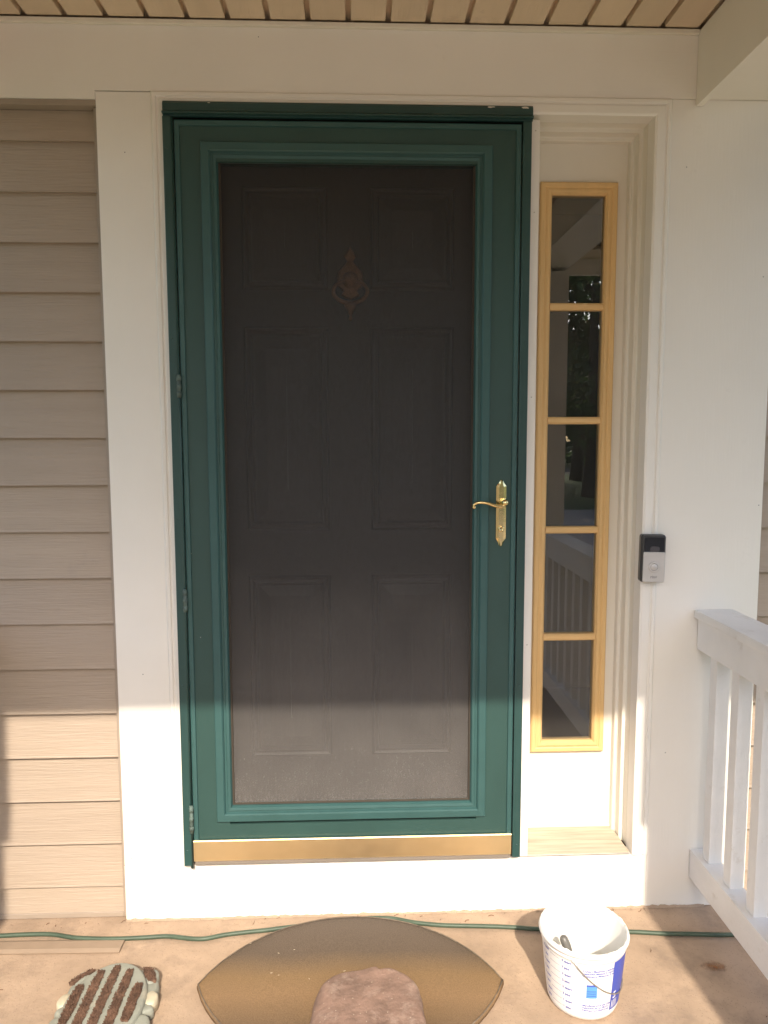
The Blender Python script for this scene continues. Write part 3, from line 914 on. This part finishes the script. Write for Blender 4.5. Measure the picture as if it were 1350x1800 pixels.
def bristles(x, y0, y1, wdt, z, n, lean=0.0):
    vs, fs = [], []
    for i in range(n):
        u = random.random()
        yy = y0 + (y1 - y0) * u
        ww = wdt * (1 - 0.35 * abs(2 * u - 1) ** 4)
        xx = x + lean * (u - .5) + random.uniform(-ww, ww)
        a = random.uniform(0, math.pi)
        dx, dy = 0.0009 * math.cos(a), 0.0009 * math.sin(a)
        tx, ty = random.uniform(-.003, .003), random.uniform(-.003, .003)
        h = z + random.uniform(0.004, 0.0075)
        k = len(vs)
        vs += [(xx - dx, yy - dy, z - 0.004), (xx + dx, yy + dy, z - 0.004), (xx + tx + dx, yy + ty + dy, h), (xx + tx - dx, yy + ty - dy, h)]
        fs.append((k, k + 1, k + 2, k + 3))
    # dense core below the tips
    k = len(vs)
    ns = 10
    for i in range(ns + 1):
        u = i / ns
        yy = y0 + (y1 - y0) * u
        ww = wdt * (1 - 0.35 * abs(2 * u - 1) ** 4)
        cx = x + lean * (u - .5)
        vs += [(cx - ww, yy, z - 0.006), (cx - ww * 0.9, yy, z + 0.0045), (cx + ww * 0.9, yy, z + 0.0045), (cx + ww, yy, z - 0.006)]
    for i in range(ns):
        for q in range(3):
            a = k + i * 4 + q
            fs.append((a, a + 1, a + 5, a + 4))
    fs += [(k, k + 1, k + 2, k + 3), tuple(k + ns * 4 + q for q in range(4))]
    return mesh('bristle_strip', vs, fs, BRIST, bb, recalc=False)


for x, y0, y1, zz in ((-0.068, -0.080, 0.035, 0.0425), (-0.036, -0.125, 0.080, 0.0433), (-0.003, -0.135, 0.096, 0.0436), (0.031, -0.125, 0.082, 0.0433), (0.064, -0.075, 0.036, 0.0425)):
    bristles(x, y0, y1, 0.0105, zz, 1600)
bristles(-0.080, 0.058, 0.098, 0.0085, 0.033, 300, 0.035)
bristles(0.076, 0.058, 0.100, 0.0120, 0.033, 400, -0.022)

# ------------------------------------------------------------------ bucket
BC = Vector((1.0290, -0.3570, FLOOR + 0.001))
BH, RB, RT = 0.178, 0.0815, 0.1010
bk = thing('bucket', 'white plastic measuring bucket with blue print by the wall', 'bucket', BC)


def br(h):
    return RB + (RT - RB) * min(1.0, max(0.0, h / BH)) ** 0.8


prof = [(0.0, 0.003), (RB - 0.012, 0.003), (RB - 0.006, 0.0), (RB - 0.001, 0.003), (br(0.010), 0.010)]
prof += [(br(BH * i / 12), BH * i / 12) for i in range(1, 11)]
prof += [(br(BH - 0.028) + r, BH - h) for r, h in ((0.0005, 0.024), (0.0030, 0.022), (0.0030, 0.018), (0.0008, 0.016))]
prof += [(RT + r, BH - h) for r, h in ((0.0, 0.012), (0.0045, 0.0095), (0.0058, 0.005), (0.0045, 0.0005), (0.0015, -0.0015), (-0.002, 0.0005), (-0.003, 0.005))]
pail = lathe('pail', prof, BUCKET, bk, 72)
prof = [(RT - 0.0029, BH - 0.0045)] + [(br(BH * i / 12) - 0.0032, BH * i / 12) for i in range(11, 0, -1)] + [(RB - 0.006, 0.008), (RB - 0.012, 0.0055), (0.0, 0.0055)]
ins = lathe('paint_lining', prof, RESIDUE, bk, 72)
for v in ins.data.vertices:
    rr = math.hypot(v.co.x, v.co.y)
    if rr > 0.02 and v.co.z < BH - 0.01:
        k = 1 - 0.014 * abs(noise.noise(Vector((v.co.x * 60, v.co.y * 60, v.co.z * 14))))
        v.co.x *= k
        v.co.y *= k
# drips of dried paint on the rim
rp = []
for i in range(120):
    a = 2 * math.pi * i / 120
    rp.append((RT + 0.001 + 0.0015 * noise.noise(Vector((math.cos(a) * 9, math.sin(a) * 9, 2))), a, BH + 0.0005 + 0.0022 * noise.noise(Vector((math.cos(a) * 14, math.sin(a) * 14, 5)))))
pts = [(r * math.cos(a), r * math.sin(a), h) for r, a, h in rp]
tube('rim_drips', pts + [pts[0]], [0.0022 + 0.0016 * abs(noise.noise(Vector((math.cos(r[1]) * 20, math.sin(r[1]) * 20, 1)))) for r in rp] + [0.0025], RESIDUE, bk, 7)
face = math.atan2(-2.0395 - BC.y, 0.4833 - BC.x)        # print is laid out from the side that faces the steps


def wrap(name, vs, fs, m, phi0, h0, off=0.0007, parent=bk):
    out = []
    for v in vs:
        h = h0 + v[1]
        r = br(h) + off
        a = face + math.radians(phi0) + v[0] / r
        out.append((r * math.cos(a), r * math.sin(a), h))
    return mesh(name, out, fs, m, parent, recalc=False)


def patch(name, wdt, hgt, m, phi0, h0, off=0.0006, nx=8, nz=6):
    vs = [(wdt * i / nx, hgt * k / nz) for i in range(nx + 1) for k in range(nz + 1)]
    fs = [(i * (nz + 1) + k, (i + 1) * (nz + 1) + k, (i + 1) * (nz + 1) + k + 1, i * (nz + 1) + k + 1) for i in range(nx) for k in range(nz)]
    return wrap(name, vs, fs, m, phi0, h0, off)


def words(s, size, m, phi0, h0, off=0.0007):
    vs, fs = text_mesh(s, size)
    return wrap('lettering', vs, fs, m, phi0, h0, off)


right = ['4 quart', '7 pint', '3 quart', '5 pint', '2 quart', '3 pint', '1 quart', '1 pint']
for i in range(8):
    h = 0.143 - 0.0172 * i
    patch('gauge_line', 0.030, 0.0009, INKG, -50, h + 0.0016, nz=1)
    words(right[i], 0.0082, INK, -29, h)
    words(right[i], 0.0082, INK, -66, h + 0.002)
for i, t_ in enumerate(('5 Quart Maximum Capacity', 'Capacidad Maxima 5 cuartos', 'Contenance Maximum 5 pintes')):
    words(t_, 0.0070, INK, 0, 0.1335 - 0.0066 * i)
for i, t_ in enumerate(('Manufactured in the USA', 'Fabricado en los EE.UU.', 'Fabrique aux Etats-Unis')):
    words(t_, 0.0068, INK, 1, 0.0420 - 0.0066 * i)
patch('warning_square', 0.025, 0.036, INKL, 6, 0.0640)
patch('warning_bar', 0.025, 0.0040, INK, 6, 0.0957, 0.0009)
for i in range(3):
    patch('warning_line', 0.021, 0.0016, INK, 7, 0.0700 + 0.0060 * i, 0.0009, 8, 1)
patch('brand_panel', 0.100, 0.128, INK, 46, 0.0220, 0.0006, 20, 8)
words('5', 0.024, INKW, 50, 0.0520, 0.0010)
for i in range(4):
    patch('panel_bar', 0.0022, 0.020, INKW, 49 + 3.4 * i, 0.0270, 0.0010, 1, 4)
# wire bail hanging down on the right
pts = []
for i in range(41):
    u = i / 40
    a = face + R(-10 + 180 * u)
    s = math.sin(math.pi * u)
    hh = BH - 0.020 - 0.104 * s ** 0.80
    r = max(br(hh) + 0.0032, RT + 0.0045 - 0.02 * s)
    pts.append((r * math.cos(a), r * math.sin(a), hh))
tube('bail_handle', pts, 0.0016, WIRE, bk, 6)
for u in (-10, 170):
    a = face + R(u)
    e = lathe('ear', [(0.0, 0.004), (0.005, 0.0035), (0.007, 0.0)], BUCKET, bk, 14, 'y')
    e.location = ((RT + 0.001) * math.cos(a), (RT + 0.001) * math.sin(a), BH - 0.020)
    e.rotation_euler.z = a + math.pi / 2

# tool standing in the bucket
tl = thing('paint_tool', 'grey tool handle leaning inside the white bucket', 'tool')
A = Vector((0.9830, -0.3380, FLOOR + 0.146))
B = Vector((1.0280, -0.3800, FLOOR + 0.030))
dr = (B - A).normalized()
hp = [A + dr * t for t in (0.0, 0.003, 0.008, 0.016, 0.026, 0.036, 0.040)]
tube('grip_end', hp, [0.003, 0.0078, 0.0100, 0.0108, 0.0106, 0.0095, 0.0085], GREYP, tl, 14)
tube('grip', [A + dr * t for t in (0.0405, 0.055, 0.080, 0.100)], [0.0090, 0.0095, 0.0088, 0.0060], DKBLUE, tl, 14)
tube('ferrule', [A + dr * t for t in (0.1005, 0.115, 0.121)], [0.0060, 0.0070, 0.0070], WIRE, tl, 10)

# ragged old caulk where the wall meets the slab, and chipped paint on the drip cap
vs, fs = [], []
N = 260
for i in range(N + 1):
    x = -0.17 + 1.66 * i / N
    d = 0.004 + 0.006 * abs(noise.noise(Vector((x * 23, 1, 0)))) + 0.003 * abs(noise.noise(Vector((x * 90, 4, 0))))
    h = 0.003 + 0.006 * abs(noise.noise(Vector((x * 31, 7, 0)))) + 0.002 * noise.noise(Vector((x * 120, 2, 0)))
    vs += [(x, -0.0212, FLOOR + 0.0005), (x, -0.0222 - d, FLOOR + 0.0008), (x, -0.0222 - d * 0.45, FLOOR + h * 0.8), (x, -0.0212, FLOOR + 0.001 + h)]
for i in range(N):
    for q in range(3):
        fs.append((i * 4 + q, i * 4 + q + 1, i * 4 + q + 5, i * 4 + q + 4))
mesh('caulk_joint', vs, fs, CONC, house)
for x, z, r in ((0.834, 2.0345, 0.0050), (0.842, 2.0350, 0.0035), (0.924, 2.0345, 0.0060), (0.931, 2.0330, 0.0030), (0.120, 2.0350, 0.0025)):
    ol = [(x + r * (1 + 0.5 * noise.noise(Vector((k, x * 50, 1)))) * math.cos(k * 0.698) * 1.5, z + 0.5 * r * (1 + 0.5 * noise.noise(Vector((k, x * 50, 5)))) * math.sin(k * 0.698)) for k in range(9)]
    mesh('paint_chip', [(a, -0.0446 + (c - 2.033) * 0.62 if c > 2.033 else -0.0446, c) for a, c in ol], [tuple(range(9))], WHITE, sdoor, recalc=False)

for x, z in ((0.957, 1.985), (0.957, 1.78), (0.9575, 1.30), (0.957, 0.62), (0.957, 0.16)):
    lathe('nail_head', [(0.0, 0.0006), (0.0016, 0.0005), (0.0019, 0.0)], WIRE, house, 10, 'y').location = (x, -0.0260, z)
for x, z in ((0.245, 2.205), (1.597, 1.005), (-0.10, 1.92), (-0.10, 0.55), (-0.15, 0.02), (1.36, 1.90), (1.36, 0.30), (1.58, 1.62), (0.30, -0.13), (0.82, -0.135)):
    lathe('nail_head', [(0.0, 0.0006), (0.0013, 0.0005), (0.0016, 0.0)], BELLT, house, 10, 'y').location = (x, -0.0221, z)

# rust stain and litter
st_ = [(0.040 * math.cos(a) * (1 + 0.35 * noise.noise(Vector((math.cos(a) * 2, math.sin(a) * 2, 3)))), 0.022 * math.sin(a) * (1 + 0.5 * noise.noise(Vector((math.cos(a) * 3, math.sin(a) * 3, 7))))) for a in [2 * math.pi * i / 40 for i in range(40)]]
RUST = bpy.data.materials.new('rust_stain')
RUST.use_nodes = True
t = RUST.node_tree
pb_ = t.nodes['Principled BSDF']
pb_.inputs['Base Color'].default_value = (0.27, 0.12, 0.045, 1)
pb_.inputs['Roughness'].default_value = 0.9
tc = t.nodes.new('ShaderNodeTexCoord')
ln = t.nodes.new('ShaderNodeVectorMath')
ln.operation = 'LENGTH'
mpg = t.nodes.new('ShaderNodeMapping')
mpg.inputs['Scale'].default_value = (25, 42, 1)
t.links.new(tc.outputs['Object'], mpg.inputs['Vector'])
t.links.new(mpg.outputs[0], ln.inputs[0])
nz_ = t.nodes.new('ShaderNodeTexNoise')
nz_.inputs['Scale'].default_value = 70
nz_.inputs['Detail'].default_value = 5
t.links.new(tc.outputs['Object'], nz_.inputs['Vector'])
sb = t.nodes.new('ShaderNodeMath')
sb.operation = 'SUBTRACT'
t.links.new(nz_.outputs['Fac'], sb.inputs[0])
hf = t.nodes.new('ShaderNodeMath')
hf.operation = 'MULTIPLY'
hf.inputs[1].default_value = 0.55
t.links.new(ln.outputs['Value'], hf.inputs[0])
t.links.new(hf.outputs[0], sb.inputs[1])
mr = t.nodes.new('ShaderNodeMapRange')
mr.inputs[1].default_value = 0.0
mr.inputs[2].default_value = 0.5
mr.inputs[4].default_value = 0.75
t.links.new(sb.outputs[0], mr.inputs[0])
t.links.new(mr.outputs[0], pb_.inputs['Alpha'])
rs = mesh('rust_stain', [(x * 1.2, y * 1.2, 0) for x, y in st_], [tuple(range(40))], RUST, None, recalc=False)
rs.location = (1.4000, -0.2730, FLOOR + 0.003)
tag(rs, 'rusty orange stain on the shaded concrete near the railing', 'stain')

bm = bmesh.new()
for i in range(95):
    x, y = random.uniform(-0.5, 1.5), random.uniform(-0.62, -0.03)
    if random.random() < 0.45:
        y = -0.024 - abs(random.gauss(0, 0.018))
    L = random.choice((0.003, 0.004, 0.006, 0.010, 0.016))
    a = random.uniform(0, math.pi)
    inmat = ((x - 0.465) / 0.36) ** 2 + ((y + 0.311) / 0.235) ** 2 < 1
    if (x - BC.x) ** 2 + (y - BC.y) ** 2 < 0.014 or (-0.24 < x < 0.02 and y < -0.22) or inmat:
        continue
    c = math.cos(a) * L / 2, math.sin(a) * L / 2
    wd = random.uniform(0.0004, 0.0010)
    nx, ny = -math.sin(a) * wd, math.cos(a) * wd
    z = FLOOR + 0.0012
    bow = random.uniform(-0.2, 0.2) * L
    q = [bm.verts.new(p) for p in ((x - c[0] - nx, y - c[1] - ny, z), (x + bow * -math.sin(a) - nx, y + bow * math.cos(a) - ny, z + 0.001), (x + c[0] - nx, y + c[1] - ny, z), (x + c[0] + nx, y + c[1] + ny, z + 0.0015), (x + bow * -math.sin(a) + nx, y + bow * math.cos(a) + ny, z + 0.0025), (x - c[0] + nx, y - c[1] + ny, z + 0.0015))]
    bm.faces.new((q[0], q[1], q[4], q[5]))
    bm.faces.new((q[1], q[2], q[3], q[4]))
me = bpy.data.meshes.new('litter')
bm.to_mesh(me)
bm.free()
tag(link('litter', me, LITTER), 'dry twigs and needles scattered over the concrete floor', 'litter', kind='stuff')
bm = bmesh.new()
for i in range(10):
    if i < 10:
        x, y, z = 0.465 + random.uniform(-0.3, 0.3), -0.25 + random.uniform(-0.12, 0.1), FLOOR + 0.0225
        L = random.uniform(0.002, 0.006)
    else:
        x, y, z = random.uniform(0.42, 0.60), random.uniform(-0.50, -0.38), FLOOR + 0.0935
        L = random.uniform(0.004, 0.022)
    a = random.uniform(-0.6, 0.6)
    c = math.cos(a) * L / 2, math.sin(a) * L / 2
    q = [bm.verts.new(p) for p in ((x - c[0], y - c[1], z), (x + c[0], y + c[1], z), (x + c[0], y + c[1] + 0.0007, z + 0.0006), (x - c[0], y - c[1] + 0.0007, z + 0.0006))]
    bm.faces.new(q)
me = bpy.data.meshes.new('pale_litter')
bm.to_mesh(me)
bm.free()
tag(link('litter', me, PALELIT), 'pale grass clippings scattered on the doormat', 'litter', kind='stuff')


# ------------------------------------------------------------------ trees over the lawn (they show in the panes)
def tree(x, y, h, rad, label, seed, n=7500):
    rnd = random.Random(seed)
    t = thing('leafy_tree', label, 'tree', (x, y, LAWN), 'trees across the lawn')
    hb = h * 0.16
    tp = [(0, 0, 0), (0.1, 0.05, h * 0.2), (-0.05, 0.1, h * 0.45), (0.1, 0, h * 0.75)]
    tr = tube('trunk', smooth_path(tp, 4), [0.28 * (1 - 0.8 * i / 12) for i in range(13)], BARK, t, 9)
    for k in range(5):
        a = rnd.uniform(0, 6.28)
        z = h * rnd.uniform(0.25, 0.6)
        tube('limb', [(0, 0, z), (math.cos(a) * rad * .4, math.sin(a) * rad * .4, z + h * .09), (math.cos(a) * rad * .75, math.sin(a) * rad * .75, z + h * .14)], [0.11, 0.07, 0.03], BARK, tr, 6)
    vs, fs = [], []
    clumps = []
    for i in range(70):
        u = rnd.random()
        zz = hb + (h - hb) * u
        rr = rad * math.sin(math.pi * min(1, 0.12 + 0.86 * u)) ** 0.6
        a = rnd.uniform(0, 6.28)
        d = rr * math.sqrt(rnd.uniform(0.1, 1))
        clumps.append((Vector((math.cos(a) * d, math.sin(a) * d, zz)), rad * rnd.uniform(0.18, 0.34)))
    for i in range(n):
        c, r = rnd.choice(clumps)
        v = Vector((rnd.gauss(0, 1), rnd.gauss(0, 1), rnd.gauss(0, 0.8))).normalized() * r * rnd.random() ** 0.4
        p = c + v
        s = rnd.uniform(0.09, 0.20)
        a = Vector((rnd.gauss(0, 1), rnd.gauss(0, 1), rnd.gauss(0, 1))).normalized()
        b = a.orthogonal().normalized()
        k = len(vs)
        vs += [p - a * s, p + b * s * 0.55, p + a * s, p - b * s * 0.55]
        fs.append((k, k + 1, k + 2, k + 3))
    mesh('crown', vs, fs, LEAF, t, recalc=False)


for i, (x, y, h, r, lab) in enumerate((
        (7.4, -19.5, 10.5, 3.6, 'dark leafy tree reflected in the second sidelight pane'),
        (11.5, -22.5, 12.0, 4.2, 'tall leafy tree at right across the lawn'),
        (3.6, -24.0, 11.0, 4.0, 'leafy tree across the lawn behind the porch post'),
        (16.5, -17.5, 10.0, 4.0, 'leafy tree far to the right of the driveway'),
        (-4.5, -23.0, 10.0, 4.0, 'leafy tree across the lawn to the left'),
        (-12.0, -19.0, 11.0, 4.2, 'leafy tree at the far left of the lawn'),
        (9.5, -28.0, 13.0, 4.6, 'tallest leafy tree at the back of the row'))):
    tree(x, y, h, r, lab, 40 + i)

# far wood behind the trees: one mass of leaves
rnd = random.Random(5)
vs, fs = [], []
for i in range(16000):
    x = rnd.uniform(-45, 55)
    y = -46 + rnd.uniform(-3, 3)
    z = LAWN + rnd.random() ** 0.8 * (7.5 + 2.5 * noise.noise(Vector((x * 0.15, 0, 0))))
    sz = rnd.uniform(0.35, 0.7)
    a = Vector((rnd.gauss(0, 1), rnd.gauss(0, 1), rnd.gauss(0, 1))).normalized()
    b = a.orthogonal().normalized()
    p = Vector((x, y, z))
    k = len(vs)
    vs += [p - a * sz, p + b * sz * 0.6, p + a * sz, p - b * sz * 0.6]
    fs.append((k, k + 1, k + 2, k + 3))
tag(mesh('woodland', vs, fs, LEAF, None, recalc=False), 'dark belt of woodland beyond the road', 'woodland', kind='stuff')
